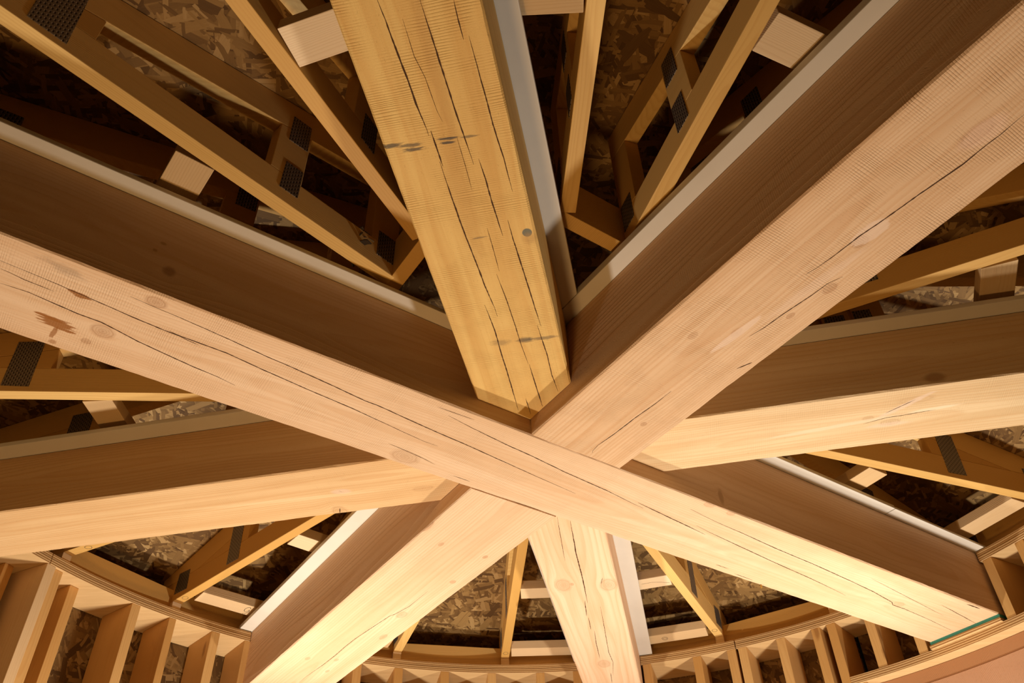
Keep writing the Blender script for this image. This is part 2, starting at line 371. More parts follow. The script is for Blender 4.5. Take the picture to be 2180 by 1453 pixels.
CRACKS = {'A': [([(-1.0757, -0.0526), (-0.989, -0.0469), (-0.9646, -0.0437), (-0.9432, -0.0422), (-0.8605, -0.0334), (-0.8141, -0.0301), (-0.706, -0.0301), (-0.6351, -0.0208), (-0.5335, -0.0104), (-0.451, -0.0037), (-0.3417, 0.0109), (-0.2842, 0.0176), (-0.2531, 0.0173)], 2.6), ([(-0.886, -0.0811), (-0.851, -0.0777), (-0.8036, -0.0748), (-0.7193, -0.067), (-0.6467, -0.0587), (-0.5903, -0.0544), (-0.5104, -0.0459), (-0.441, -0.037), (-0.4166, -0.0372), (-0.3471, -0.0296), (-0.2762, -0.0226), (-0.2149, -0.0179), (-0.1158, -0.0075), (-0.0226, 0.0023), (0.0592, 0.0096), (0.0896, 0.0128)], 2.8), ([(-1.0666, -0.0011), (-1.0239, -0.0036), (-0.9472, 0.0057), (-0.9096, 0.0059), (-0.8762, 0.0134), (-0.8449, 0.0216), (-0.796, 0.0289), (-0.7454, 0.0364), (-0.6986, 0.0408), (-0.6619, 0.0477)], 3.0), ([(-1.0725, -0.0347), (-1.0594, -0.0335), (-1.0359, -0.0292), (-0.9904, -0.0273)], 1.4), ([(-0.286, -0.081), (-0.2255, -0.0707), (-0.1303, -0.0591), (-0.0753, -0.0545), (-0.013, -0.0471), (0.0168, -0.0429), (0.1421, -0.0328), (0.2258, -0.0213), (0.2553, -0.0186)], 2.6), ([(0.23, -0.0308), (0.3034, -0.0223), (0.4015, -0.0119), (0.4566, -0.0053)], 3.2), ([(0.4112, -0.0253), (0.4575, -0.0186), (0.5631, -0.0078), (0.7031, 0.0058), (0.8537, 0.0182), (0.9377, 0.0273), (1.0006, 0.0352)], 2.6), ([(0.3494, -0.0718), (0.4343, -0.0616), (0.5272, -0.0561), (0.648, -0.0461), (0.7889, -0.0392), (0.94, -0.0279), (1.0446, -0.0183), (1.1429, -0.0032), (1.1596, 0.0067), (1.2086, 0.0059), (1.326, 0.0135), (1.4602, 0.0279)], 2.8), ([(0.979, -0.065), (1.1168, -0.0491), (1.3405, -0.0232)], 1.4), ([(1.2757, -0.0629), (1.3655, -0.0521), (1.4687, -0.0394)], 2.4), ([(-0.1719, 0.0926), (-0.1312, 0.0927)], 1.6), ([(-0.3414, 0.0608), (-0.2908, 0.0657), (-0.2544, 0.0705), (-0.2255, 0.0766)], 1.6), ([(-0.3191, -0.0931), (-0.2364, -0.0953)], 1.3), ([(0.5829, 0.09), (0.626, 0.0896)], 1.8), ([(0.6562, 0.1004), (0.7226, 0.1018)], 1.8), ([(1.3308, -0.1026), (1.3656, -0.1034), (1.3888, -0.1037)], 5), ([(-0.8088, -0.0335), (-0.7735, -0.0264), (-0.7523, -0.0241)], 1.5)], 'Bn': [([(1.081, 0.037), (1.0413, 0.0388), (1.0229, 0.0377), (0.9835, 0.0388), (0.9495, 0.0352), (0.9153, 0.0314), (0.8858, 0.0295), (0.8454, 0.0258), (0.8102, 0.0216), (0.7839, 0.0211), (0.7618, 0.0205), (0.7313, 0.0178), (0.7105, 0.014)], 3.0), ([(0.7399, 0.0689), (0.715, 0.0603), (0.685, 0.059), (0.6274, 0.0526), (0.5843, 0.05), (0.5538, 0.0445)], 2.2), ([(0.366, 0.0302), (0.3221, 0.0299), (0.2637, 0.0257), (0.2031, 0.0248), (0.1553, 0.0207), (0.1341, 0.024), (0.127, 0.0283)], 2.4), ([(0.4798, 0.0885), (0.5069, 0.0994)], 3.0)], 'Bf': [([(0.5828, -0.0467), (0.6847, -0.048), (0.7431, -0.0387), (0.7644, -0.0311), (0.8536, -0.0237), (0.9418, -0.0173), (1.0038, -0.0167), (1.0739, -0.0191), (1.1549, -0.0178), (1.2674, -0.0122), (1.3208, -0.014)], 2.2)], 'Cn': [([(1.0582, -0.0348), (1.0292, -0.0324), (1.0156, -0.0323), (0.9866, -0.0314), (0.9485, -0.0295), (0.9055, -0.0281), (0.8632, -0.0247), (0.8517, -0.0248)], 3.2), ([(0.8595, -0.0199), (0.8188, -0.019), (0.7964, -0.0189)], 2.8), ([(0.8054, -0.0212), (0.7508, -0.0203), (0.7006, -0.0192), (0.6516, -0.0171), (0.5795, -0.0128), (0.5455, -0.0116), (0.4894, -0.0066), (0.4671, -0.0064)], 3.0), ([(0.4999, -0.0218), (0.4346, -0.0184), (0.3806, -0.0195), (0.3166, -0.0197), (0.2614, -0.0204), (0.1956, -0.0216)], 2.8), ([(1.0472, 0.0175), (1.0048, 0.0186), (0.984, 0.0192), (0.9758, 0.0196), (0.9378, 0.0205), (0.8917, 0.0219), (0.8476, 0.0239), (0.8179, 0.0257), (0.7899, 0.0265)], 2.8), ([(0.7981, 0.0358), (0.7623, 0.0377), (0.7212, 0.0378), (0.6778, 0.0392), (0.646, 0.0404)], 2.6), ([(0.6764, 0.0546), (0.6337, 0.0552), (0.5637, 0.0581), (0.5198, 0.0603), (0.4717, 0.0619), (0.426, 0.0643)], 2.8), ([(0.4299, 0.0579), (0.3515, 0.062), (0.2897, 0.0612), (0.2374, 0.065)], 2.4), ([(1.0385, 0.0589), (1.014, 0.0581), (0.984, 0.0584)], 2.2), ([(0.9881, 0.0663), (0.9484, 0.0671), (0.9065, 0.068), (0.8515, 0.0685), (0.8232, 0.07), (0.792, 0.0721), (0.7287, 0.0726)], 2.3), ([(0.5671, 0.0133), (0.5064, 0.0172), (0.4335, 0.0198), (0.3887, 0.0202), (0.329, 0.0235)], 2.0), ([(0.3286, 0.0252), (0.2617, 0.0262), (0.1973, 0.0276)], 2.6), ([(0.2292, -0.0006), (0.1779, 0.0004)], 2.0), ([(1.0279, -0.0109), (0.9747, -0.0108), (0.9418, -0.0052), (0.8894, -0.0029), (0.8702, 0.0001)], 1.0), ([(0.8426, 0.0137), (0.7926, 0.014), (0.7444, 0.0133)], 1.0), ([(0.6675, 0.0195), (0.6149, 0.0196), (0.5724, 0.0192)], 1.4)], 'Cf': [([(0.2498, -0.0172), (0.4039, -0.0088), (0.556, -0.0059), (0.6941, -0.0001)], 3.4), ([(0.6768, 0.0054), (0.7763, 0.0134)], 2.6), ([(0.7852, 0.0096), (0.8667, 0.013)], 2.4), ([(0.8789, 0.0043), (0.9629, 0.0099), (1.0852, 0.0135)], 2.2), ([(0.7231, -0.0317), (0.8345, -0.0277), (1.0454, -0.0187), (1.1232, -0.0231), (1.2321, -0.0112)], 1.8), ([(1.2087, -0.0062), (1.2955, -0.0012)], 2.0), ([(0.2236, 0.0101), (0.4407, 0.0246)], 1.5), ([(0.5553, -0.0581), (0.5914, -0.0488)], 1.5)], 'Dr': [([(0.6638, 0.0093), (0.7109, -0.0027), (0.7376, -0.003), (0.8046, -0.0083)], 1.6), ([(0.7053, -0.0185), (0.7592, -0.0517)], 1.6)], 'Dl': [([(0.4875, -0.0699), (0.4952, -0.0912)], 2.5), ([(0.4642, -0.0003), (0.4601, -0.0072)], 2)]}

# ------------------------------------------------------------------ wood kinds
PINK = (0.74, 0.52, 0.325)
AMBER = (0.72, 0.47, 0.155)
GOLD = (0.72, 0.50, 0.27)
RESIN = (0.30, 0.105, 0.012); SOOT = (0.05, 0.045, 0.04); PALE = (0.80, 0.60, 0.45)
def sc(lst, k=4):
    return [tuple([v * S if i < k else v for i, v in enumerate(t)]) for t in lst]
mA = timber_mat('through_timber_wood', PINK, seed=1.3, kerf=0.55, pith=(0.02, 0.10), contrast=0.8,
    knots=sc([(-0.901, 0.0277, 0.017, 0.014, 0.8), (-0.9187, 0.0682, 0.007, 0.006, 1.0), (-0.8469, -0.0894, 0.015, 0.010, 0.9),
              (-0.2909, 0.0853, 0.026, 0.018, 0.55), (0.3732, -0.1074, 0.012, 0.008, 0.6), (0.4408, -0.1066, 0.010, 0.007, 0.7), (1.1693, -0.0058, 0.016, 0.010, 0.5)]),
    side_knots=[(-0.8459 * S, 0.054 * S, 0.016, 0.016, 1.0), (-0.8691 * S, 0.1094 * S, 0.008, 0.005, 0.8), (-0.8777 * S, 0.0874 * S, 0.006, 0.005, 0.8), (0.4124 * S, 0.031 * S, 0.012, 0.03, 0.7)],
    spots=sc([(-0.9704, 0.049, 0.027, 0.0135, RESIN, 0.92, 1.5, 0.10, 0.14), (-0.985, 0.040, 0.022, 0.004, RESIN, 0.92, 1.0, 0.12, 0.14),
              (-0.9695, 0.073, 0.004, 0.017, RESIN, 0.75, 1.2, 0.1, 0.2), (-0.9663, 0.0997, 0.006, 0.006, RESIN, 0.55, 1.0, 0, 0.3),
              (-0.9551, -0.0402, 0.017, 0.0055, RESIN, 0.9, 1.3, 0.1, 0.15), (0.558, 0.006, 0.075, 0.014, (0.66, 0.36, 0.20), 0.35, 0.8, -0.62, 0.5),
              (-0.99, -0.086, 0.03, 0.010, SOOT, 0.25, 1.9, 0.2, 0.5)]))
mBn = timber_mat('corner_timber_wood', (0.72, 0.49, 0.29), seed=4.1, kerf=0.85, ring=120, pith=(-0.02, 0.06), contrast=1.25,
    knots=sc([(1.0261, 0.0097, 0.024, 0.012, 0.75), (0.8062, 0.0332, 0.012, 0.009, 0.9), (0.7102, 0.0728, 0.012, 0.008, 0.85), (0.5497, 0.0177, 0.011, 0.006, 0.6),
              (0.5023, -0.0412, 0.009, 0.006, 0.6), (0.6295, 0.0665, 0.007, 0.005, 0.9), (0.2592, 0.0529, 0.006, 0.005, 1.0)]),
    spots=sc([(0.826, 0.030, 0.032, 0.017, PALE, 0.55, 0.5, 0.12, 0.1), (0.545, 0.021, 0.058, 0.008, PALE, 0.6, 0.4, 0.05, 0.1), (1.033, 0.016, 0.035, 0.018, (0.78, 0.52, 0.36), 0.5, 0.5, 0.1, 0.25),
              (0.70, 0.045, 0.10, 0.010, PALE, 0.3, 0.6, 0.06, 0.3)]))
mBf = timber_mat('left_bottom_timber_wood', (0.76, 0.53, 0.33), seed=9.4, kerf=0.35, ring=120, pith=(0.0, 0.06), contrast=0.9,
    knots=sc([(0.3553, -0.0757, 0.007, 0.005, 1.0), (0.5066, -0.0752, 0.008, 0.006, 0.9), (0.3576, 0.046, 0.008, 0.005, 0.8), (0.3036, 0.1147, 0.022, 0.008, 1.0), (0.7398, -0.0553, 0.018, 0.011, 0.6),
              (0.8905, -0.0788, 0.016, 0.007, 0.7), (1.1362, 0.0396, 0.010, 0.006, 0.7), (1.1037, -0.036, 0.009, 0.005, 0.7), (1.1944, -0.0495, 0.009, 0.005, 0.7)]))
mCn = timber_mat('amber_timber_wood', AMBER, seed=2.2, kerf=1.0, ring=75, pith=(-0.01, 0.20), contrast=1.0, fuzzy=1.0,
    spots=sc([(0.7344, -0.0038, 0.13, 0.017, (0.52, 0.28, 0.075), 0.55, 0.7, 0.03, 0.5), (0.95, 0.012, 0.14, 0.010, (0.50, 0.27, 0.075), 0.5, 0.7, 0.02, 0.5),
              (0.8465, -0.0836, 0.0035, 0.016, SOOT, 0.8, 1.6, 0.0, 0.4), (0.842, -0.055, 0.003, 0.016, SOOT, 0.7, 1.6, 0.05, 0.4), (0.834, -0.053, 0.003, 0.015, SOOT, 0.8, 1.6, 0.05, 0.4),
              (0.8417, 0.0, 0.0022, 0.013, SOOT, 0.85, 1.3, 0.08, 0.3), (0.835, -0.001, 0.0022, 0.010, SOOT, 0.85, 1.3, 0.08, 0.3), (0.839, 0.030, 0.0022, 0.012, SOOT, 0.6, 1.5, 0.08, 0.4),
              (0.3967, 0.0308, 0.0062, 0.014, SOOT, 0.72, 1.3, 0.05, 0.5), (0.3944, 0.064, 0.004, 0.028, SOOT, 0.55, 1.9, 0.05, 0.4), (0.3994, -0.0155, 0.007, 0.016, SOOT, 0.36, 1.6, 0.05, 0.5),
              (0.6447, 0.0795, 0.0085, 0.0078, (0.14, 0.14, 0.10), 0.95, 0.1, 0, 0.08), (0.632, 0.081, 0.011, 0.010, (0.42, 0.23, 0.07), 0.5, 0.8, 0, 0.6), (0.6505, 0.0019, 0.002, 0.012, SOOT, 0.5, 1.3, 0, 0.4)]))
mCf = timber_mat('short_timber_wood', (0.80, 0.56, 0.36), seed=6.6, kerf=0.06, ring=95, pith=(-0.005, 0.16), contrast=1.1, fuzzy=0.15, rough=0.6,
    knots=sc([(0.5726, 0.0491, 0.030, 0.018, 0.55), (0.5989, -0.068, 0.030, 0.020, 0.55), (1.1291, 0.0055, 0.026, 0.017, 0.55), (0.5727, 0.0265, 0.007, 0.005, 0.9)]))
mDr = timber_mat('right_timber_wood', (0.76, 0.56, 0.32), seed=12.7, kerf=0.35, ring=130, pith=(0.02, 0.10), contrast=1.0,
    knots=sc([(0.7187, 0.0154, 0.018, 0.008, 0.6), (0.6723, -0.0084, 0.010, 0.006, 0.6), (0.7601, -0.0515, 0.03, 0.01, 0.3)]),
    side_knots=[(0.7953 * S, (1.0555 - 1.0384) * S, 0.03, 0.018, 0.95)],
    spots=sc([(0.74, -0.036, 0.060, 0.007, PALE, 0.6, 0.6, -0.58, 0.3), (0.60, 0.006, 0.13, 0.006, (0.84, 0.66, 0.45), 0.6, 0.4, -0.09, 0.3), (0.80, -0.012, 0.05, 0.005, (0.88, 0.72, 0.50), 0.7, 0.4, -0.06, 0.3),
              (0.715, 0.023, 0.040, 0.007, PALE, 0.5, 0.6, 0.0, 0.4)]))
mDl = timber_mat('left_timber_wood', (0.74, 0.50, 0.255), seed=17.9, kerf=0.3, ring=150, pith=(0.03, 0.10), contrast=1.2,
    knots=sc([(0.4615, -0.0049, 0.017, 0.008, 0.5), (0.4919, -0.086, 0.016, 0.022, 0.5), (0.2813, -0.034, 0.02, 0.008, 0.4)]),
    spots=sc([(0.4615, -0.0049, 0.022, 0.010, PALE, 0.5, 0.5, 0.1, 0.3), (0.60, -0.01, 0.22, 0.006, (0.80, 0.60, 0.34), 0.5, 0.5, 0.05, 0.4)]))
mSplit = plain_mat('dark_split', (0.060, 0.024, 0.006), 0.9)
mPencil = plain_mat('pencil_line', (0.06, 0.045, 0.035), 0.8)
mLum = lumber_mat('framing_lumber', (0.74, 0.49, 0.165))
mPale = lumber_mat('pale_lumber', (0.78, 0.61, 0.38), contrast=0.7)
mStud = lumber_mat('stud_lumber', (0.66, 0.41, 0.15))
mWhite = plain_mat('white_board', (0.72, 0.67, 0.58), 0.5, mottle=0.12, mscale=6)
mPlate = plate_mat('punched_steel')
mOSB = osb_mat('strand_board')
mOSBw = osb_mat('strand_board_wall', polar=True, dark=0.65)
mPly = ply_mat('plywood_edge', (0.66, 0.45, 0.21))
mHead = lumber_mat('header_lumber', (0.50, 0.29, 0.17))
mGreen = plain_mat('green_gasket', (0.05, 0.26, 0.20), 0.7, mottle=0.4, mscale=20)
mFoil = plain_mat('crumpled_steel', (0.12, 0.105, 0.09), 0.35, metal=0.8)
mAmberDrop = plain_mat('amber_drop', (0.55, 0.30, 0.05), 0.2, spec=0.6)
mFloor = plain_mat('subfloor', (0.45, 0.36, 0.26), 0.8, mottle=0.5)

# ------------------------------------------------------------------ the timbers
WA, WC = 0.1124, 0.0931
ZT = 1.1890                       # tops of all timbers
ARM = {  # direction, half width, offset of the axis, underside
    'A': (34.967, WA, 0.00099, 1.0), 'Bn': (305.026, 0.1136, -0.00129, 1.0), 'Bf': (125.026, 0.1136, 0.00129, 1.0),
    'Cn': (259.934, 0.0935, 0.00161, 1.0384), 'Cf': (79.934, 0.0935, -0.00161, 1.0384),
    'Dr': (349.900, 0.0927, 0.00022, 1.0384), 'Dl': (169.900, 0.0927, -0.00022, 1.0384)}
def arm_frame(k, z):
    d, w, off, zb = ARM[k]
    n = Vector((-math.sin(rad(d)), math.cos(rad(d)), 0))
    return Vector((0, 0, CAM_Z + z * S)) + n * off * S, rad(d)
def side_plane(of, ref, extra=0.0):
    """plane of timber `ref`'s side nearest to arm `of`, in the local frame of `of` (metres)"""
    d1 = rad(ARM[of][0]); d2 = rad(ARM[ref][0])
    n = Vector((-math.sin(d2), math.cos(d2), 0)); u = Vector((math.cos(d1), math.sin(d1), 0))
    s = 1 if n.dot(u) > 0 else -1
    p0 = n * (ARM[ref][2] + s * (ARM[ref][1] + extra)) * S
    loc, rot = arm_frame(of, 0); loc = Vector((loc.x, loc.y, 0))
    R = Matrix.Rotation(-rot, 3, 'Z')
    return R @ (p0 - loc), R @ (n * s)          # keep the side the normal points to
def cut(bm, planes):
    for co, no in planes:
        g = bmesh.ops.bisect_plane(bm, geom=bm.verts[:] + bm.edges[:] + bm.faces[:], plane_co=co, plane_no=no, clear_inner=True, dist=1e-5)
        es = [e for e in g['geom_cut'] if isinstance(e, bmesh.types.BMEdge)]
        bmesh.ops.holes_fill(bm, edges=es, sides=0)
def timber_bm(x0, x1, w, H, seed):
    rng = random.Random(seed); bm = bmesh.new(); rows = []
    k = int((x1 - x0) / 0.02); ja = [0.004] * 4; c = 0.0035
    for i in range(k + 1):
        x = x0 + (x1 - x0) * i / k
        ja = [min(0.0065, max(0.0015, v * 0.75 + 0.0035 * 0.25 + rng.uniform(-1, 1) * 0.0009)) for v in ja]
        a, b_, e, f = ja
        pr = [(-w, a), (-w + b_, 0), (w - e, 0), (w, f), (w, H), (-w, H)]
        rows.append([bm.verts.new((x, y, z)) for y, z in pr])
    for p, q in zip(rows, rows[1:]):
        for j in range(6): bm.faces.new((p[j], p[(j + 1) % 6], q[(j + 1) % 6], q[j]))
    bm.faces.new(list(reversed(rows[0]))); bm.faces.new(rows[-1])
    return bm
def timber(key, name, label, mat, x0, x1, planes=(), group=None):
    d, w, off, zb = ARM[key]
    loc, rot = arm_frame(key, zb)
    bm = timber_bm(x0 * S, x1 * S, w * S, (ZT - zb) * S, hash(len(key) * 7 + ord(key[0]) + ord(key[-1])))
    if planes: cut(bm, planes)
    rng = random.Random(ord(key[0]) * 3 + len(key))
    for pts, wmm in CRACKS.get(key, ()):
        ribbon(bm, [(x * S, y * S) for x, y in pts], wmm / 1150, -0.0004, 1, rng=rng)
    o = finish(name, bm, [mat, mSplit], loc=loc, rotz=rot)
    return tag(o, label, 'beam')
GAP = 0.0022
tA = timber('A', 'timber_beam', 'long through timber crossing from left edge to lower right, lowest face, resin stains', mA, -1.62, 1.60)
timber('Bn', 'timber_beam', 'broad timber rising from the centre to the upper right corner, grid-like saw marks', mBn, 0.0, 1.62, [side_plane('Bn', 'A', GAP)])
timber('Bf', 'timber_beam', 'timber running down left from the centre to the brightly lit bottom edge', mBf, 0.0, 1.60, [side_plane('Bf', 'A', GAP)])
timber('Cn', 'timber_beam', 'amber rough-sawn timber overhead running to the top edge, split lengthwise, soot smudges', mCn, 0.0, 1.62,
       [side_plane('Cn', 'A', 0.0008), side_plane('Cn', 'Bn', 0.0008)])
timber('Cf', 'timber_beam', 'smooth pale timber from under the crossing down to the bottom edge, three oval knots', mCf, 0.0, 1.60,
       [side_plane('Cf', 'A', 0.0008), side_plane('Cf', 'Bf', 0.0008)])
timber('Dr', 'timber_beam', 'timber running level from the crossing to the right edge, forked pale figure', mDr, 0.0, 1.62,
       [side_plane('Dr', 'A', 0.0008), side_plane('Dr', 'Bn', 0.0008)])
timber('Dl', 'timber_beam', 'golden timber running level from the crossing to the left edge', mDl, 0.0, 1.62,
       [side_plane('Dl', 'A', 0.0008), side_plane('Dl', 'Bf', 0.0008)])
# resin drop hanging on the edge of the through timber
bm = bmesh.new(); bmesh.ops.create_uvsphere(bm, u_segments=12, v_segments=10, radius=0.0035)
for v in bm.verts:
    if v.co.z < 0: v.co.z *= 2.6; v.co.x *= 1 + v.co.z * 30; v.co.y *= 1 + v.co.z * 30
    v.co += Vector((0.7606 * S, 0.1095 * S, -0.0035))
tag(finish('resin_drop', bm, mAmberDrop, parent=tA), 'amber resin drop hanging from the lower edge')

# white painted boards lying on the timbers, a little wider than them
def white_board(key, label, x0, x1, hw, th, planes=(), group='white boards on top of the timbers', jag=False):
    loc, rot = arm_frame(key, ZT + 0.0016)
    bm = box(x0 * S, x1 * S, -hw * S, hw * S, 0, th)
    if planes: cut(bm, planes)
    bevel(bm, 0.0022, 2)
    o = finish('white_board', bm, mWhite, loc=loc, rotz=rot)
    return tag(o, label, 'board', group)
HB = {'A': 0.1466, 'Bn': 0.147, 'Bf': 0.156}
def bplane(of, ref, hw):
    return side_plane(of, ref, hw - ARM[ref][1] + 0.0012)
white_board('A', 'white board strip on the through timber, left end to past the crossing', -1.60, 1.068, HB['A'], 0.014)
white_board('A', 'short white board strip on the through timber at its lower right wall end', 1.0705, 1.495, 0.1460, 0.010)
white_board('Bn', 'white board strip on the timber that rises to the upper right corner', 0, 1.60, HB['Bn'], 0.024, [bplane('Bn', 'A', HB['A'])])
white_board('Bf', 'white board strip on the timber that runs down left to the bottom edge', 0, 1.485, HB['Bf'], 0.018, [bplane('Bf', 'A', HB['A'])])
white_board('Cn', 'white board strip along the right side of the amber timber at the top', 0, 1.60, 0.1285, 0.020, [bplane('Cn', 'A', HB['A']), bplane('Cn', 'Bn', HB['Bn'])])
white_board('Cf', 'bright white board strip right of the pale timber at the bottom', 0, 1.500, 0.139, 0.020, [bplane('Cf', 'A', HB['A']), bplane('Cf', 'Bf', HB['Bf'])])
white_board('Dr', 'dull white board strip on the level timber at the right edge', 0, 1.60, 0.131, 0.016, [bplane('Dr', 'A', HB['A']), bplane('Dr', 'Bn', HB['Bn'])])
white_board('Dl', 'dull white board strip on the golden timber at the left edge', 0, 1.60, 0.138, 0.016, [bplane('Dl', 'A', HB['A']), bplane('Dl', 'Bf', HB['Bf'])])

# ------------------------------------------------------------------ roof trusses
ZC = 1.220                          # underside of the bottom chords
HT = 0.75 * INCH                    # half thickness
def zb_top(r): return 0.124 + 0.218 * (1.135 - r)       # underside of top chord above chord underside (units)
TOPH = 0.079
def truss(x0, ew=0.066):
    t = empty('roof_truss', (0, 0, 0))
    X = lambda pts: [(a * S, b * S) for a, b in pts]
    finish('bottom_chord', xz_prism(X([(x0, 0), (1.60, 0), (1.60, 0.0684), (x0, 0.0684)]), -HT, HT, 0.0022), mLum, t)
    finish('top_chord', xz_prism(X([(x0, zb_top(x0)), (1.392, 0.0690), (1.78, 0.0690 - 0.218 * 0.385), (1.78, zb_top(1.78) + TOPH), (x0, zb_top(x0) + TOPH)]) if False else
           X([(x0, zb_top(x0)), (1.392, 0.0690), (1.60, 0.0690), (1.60, zb_top(1.60) + TOPH), (x0, zb_top(x0) + TOPH)]), -HT, HT, 0.0022), mLum, t)
    finish('heel_wedge', xz_prism(X([(1.12, 0.0688), (1.388, 0.0688), (1.12, zb_top(1.12) - 0.0004)]), -HT, HT, 0.0008), mLum, t)
    for a, b_, nm in ((0.718, 0.786, 'web'), (x0, x0 + ew, 'end_web')):
        finish(nm, xz_prism(X([(a, 0.0688), (b_, 0.0688), (b_, zb_top(b_) - 0.0004), (a, zb_top(a) - 0.0004)]), -HT, HT, 0.0016), mLum, t)
    finish('bearing_block', xz_prism(X([(1.50, -0.0325), (1.58, -0.0325), (1.58, -0.0003), (1.50, -0.0003)]), -HT, HT, 0.001), mPale, t)
    for s in (-1, 1):
        y0, y1 = sorted((s * HT, s * (HT + 0.0014)))
        for pts in ([(1.150, 0.014), (1.212, 0.016), (1.218, 0.146), (1.158, 0.150)], [(1.43, 0.018), (1.505, 0.022), (1.50, 0.092), (1.437, 0.086)],
                    [(0.720, 0.030), (0.760, 0.030), (0.758, 0.106), (0.720, 0.106)], [(0.722, 0.172), (0.764, 0.170), (0.766, 0.246), (0.724, 0.248)],
                    [(x0 + 0.006, 0.03), (x0 + 0.05, 0.03), (x0 + 0.05, 0.10), (x0 + 0.006, 0.10)]):
            finish('nail_plate', xz_prism(X(pts), y0, y1), mPlate, t)
    return t
def copy_thing(src):
    r = src.copy(); C.objects.link(r)
    for ch in src.children:
        c = ch.copy(); C.objects.link(c); c.parent = r
    return r
protoL, protoS, protoH = truss(0.482), truss(0.540), truss(0.650, 0.060)
used = set()
TRUSS = [  # angle, offset, long?, label
    (228.3, 0.029, 1, 'roof truss in the top left bay, long gold chord nearest the through timber'),
    (244.6, 0.002, 0, 'roof truss in the top left bay, chord running in behind the amber timber'),
    (274.5, 0.005, 0, 'roof truss right of the amber timber, its squared chord end in view'),
    (289.0, 0.017, 1, 'roof truss left of the timber to the upper right corner, chord beside it'),
    (320.0, 0.0, 1, 'roof truss hidden behind the timber to the upper right corner'),
    (335.3, 0.017, 0, 'roof truss in the right bay above the level timber to the right edge'),
    (4.5, 0.0, 0, 'roof truss hidden just behind the level timber to the right edge'),
    (21.3, -0.015, 1, 'roof truss in the lower right bay with a long steel strip plate'),
    (50.0, 0.0, 1, 'roof truss hidden behind the lower right end of the through timber'),
    (64.7, 0.016, 0, 'roof truss right of the pale timber at the bottom, steel strip on its side'),
    (95.2, -0.013, 0, 'roof truss left of the pale timber at the bottom, seen nearly edge on'),
    (109.5, 0.0, 1, 'roof truss whose chord end peeks out right of the bright bottom timber'),
    (138.4, 0.027, 1, 'roof truss in the lower left bay, lit chord beside the bright timber'),
    (154.3, 0.0, 0, 'roof truss whose chord end shows under the golden timber, ring mark'),
    (184.1, -0.018, 0, 'roof truss at the left edge with a blue grey stain and big nail plate'),
    (200.0, 0.0, 1, 'roof truss hidden behind the left end of the through timber'),
    (214.967, 0.0, 1, 'dark roof truss standing on the white board at the upper left edge'),
    (34.967, 0.0, 1, 'dark roof truss standing on the white board at the lower right wall end'),
    (305.026, 0.0, 1, 'dark roof truss standing on the white board of the upper right corner timber'),
    (125.026, 0.0, 1, 'dark roof truss standing on the white board of the bright bottom timber'),
    (259.934, 0.0, 2, 'dark roof truss standing on the amber timber at the top'),
    (79.934, 0.0, 2, 'dark roof truss standing on the pale timber at the bottom'),
    (349.9, 0.0, 2, 'dark roof truss standing on the level timber at the right edge'),
    (169.9, 0.0, 2, 'dark roof truss standing on the golden timber at the left edge')]
trusses = {}
for a, off, lg, lab in TRUSS:
    src = (protoS, protoL, protoH)[lg]
    t = src if src.name not in used else copy_thing(src)
    used.add(src.name)
    n = Vector((-math.sin(rad(a)), math.cos(rad(a)), 0))
    t.location = Vector((0, 0, CAM_Z + ZC * S)) + n * off * S; t.rotation_euler = (0, 0, rad(a))
    tag(t, lab, 'truss', 'roof trusses fanning out from the centre'); trusses[a] = t

# square of header boards round the centre that the truss ends butt against
for k, lab in (('A', 'header board across the through timber, lower right of the crossing'), ('Bn', 'header board across the upper right timber, seen right of the amber timber'),
               ('Bf', 'header board across the bright lower left timber, above the crossing'), (None, 'header board across the through timber, its end seen left of the amber timber')):
    d = ARM[k][0] if k else 214.967
    L = 0.462 if k in ('A', None) else 0.432
    o = finish('header_board', box(0.436 * S, 0.466 * S, -L * S, L * S, 0, 0.107 * S, 0.002), mLum, loc=(0, 0, CAM_Z + (ZC + 0.0004) * S), rotz=rad(d))
    # grain runs along the board
    tag(o, lab, 'board', 'header boards round the centre')

# flat blocks between truss and timber
def block(p1, p2, label, over=0.05, mark=None, depth=3.5):
    a = pol(p1[0], p1[1], ZC); b_ = pol(p2[0], p2[1], ZC)
    d = (b_ - a); L = d.length; u = d / L
    out = Vector((a.x + b_.x, a.y + b_.y, 0)).normalized()
    n = Vector((-u.y, u.x, 0)); s = 1 if n.dot(out) > 0 else -1
    o_bm = box(0.0008, L + over, 0 if s > 0 else -depth * INCH, depth * INCH if s > 0 else 0, 0.0008, 1.5 * INCH, 0.002)
    if mark:
        for pts, wd in mark: ribbon(o_bm, [(L * px, s * depth * INCH * py) for px, py in pts], wd, 0.0005, 1, taper=False, jit=0.12, step=0.003)
    o = finish('blocking', o_bm, [mPale, mPencil], loc=a, rotz=math.atan2(u.y, u.x))
    return tag(o, label, 'block', 'flat blocks between trusses and timbers')
def ring_pts(cx, cy, rx, ry, a0=0, a1=360, k=22):
    return [(cx + rx * math.cos(rad(a0 + (a1 - a0) * i / k)), cy + ry * math.sin(rad(a0 + (a1 - a0) * i / k))) for i in range(k + 1)]
block((0.867, 229.16), (0.856, 223.9), 'grey weathered block between the left white board and the gold chord')
block((0.926, 245.67), (0.920, 250.93), 'pale wide block left of the amber timber at the top')
block((0.921, 273.8), (0.918, 267.95), 'pale block at the top edge, right of the amber timber')
block((0.909, 291.02), (0.906, 296.08), 'tan block left of the upper right corner timber at the top')
block((0.945, 337.35), (0.943, 343.37), 'upright looking knotty block by the right edge, above the level timber')
block((0.916, 21.4), (0.904, 26.42), 'short bright block in the lower right bay, nearer the crossing')
block((1.391, 21.49), (1.382, 29.44), 'long block in the lower right bay, close to the wall')
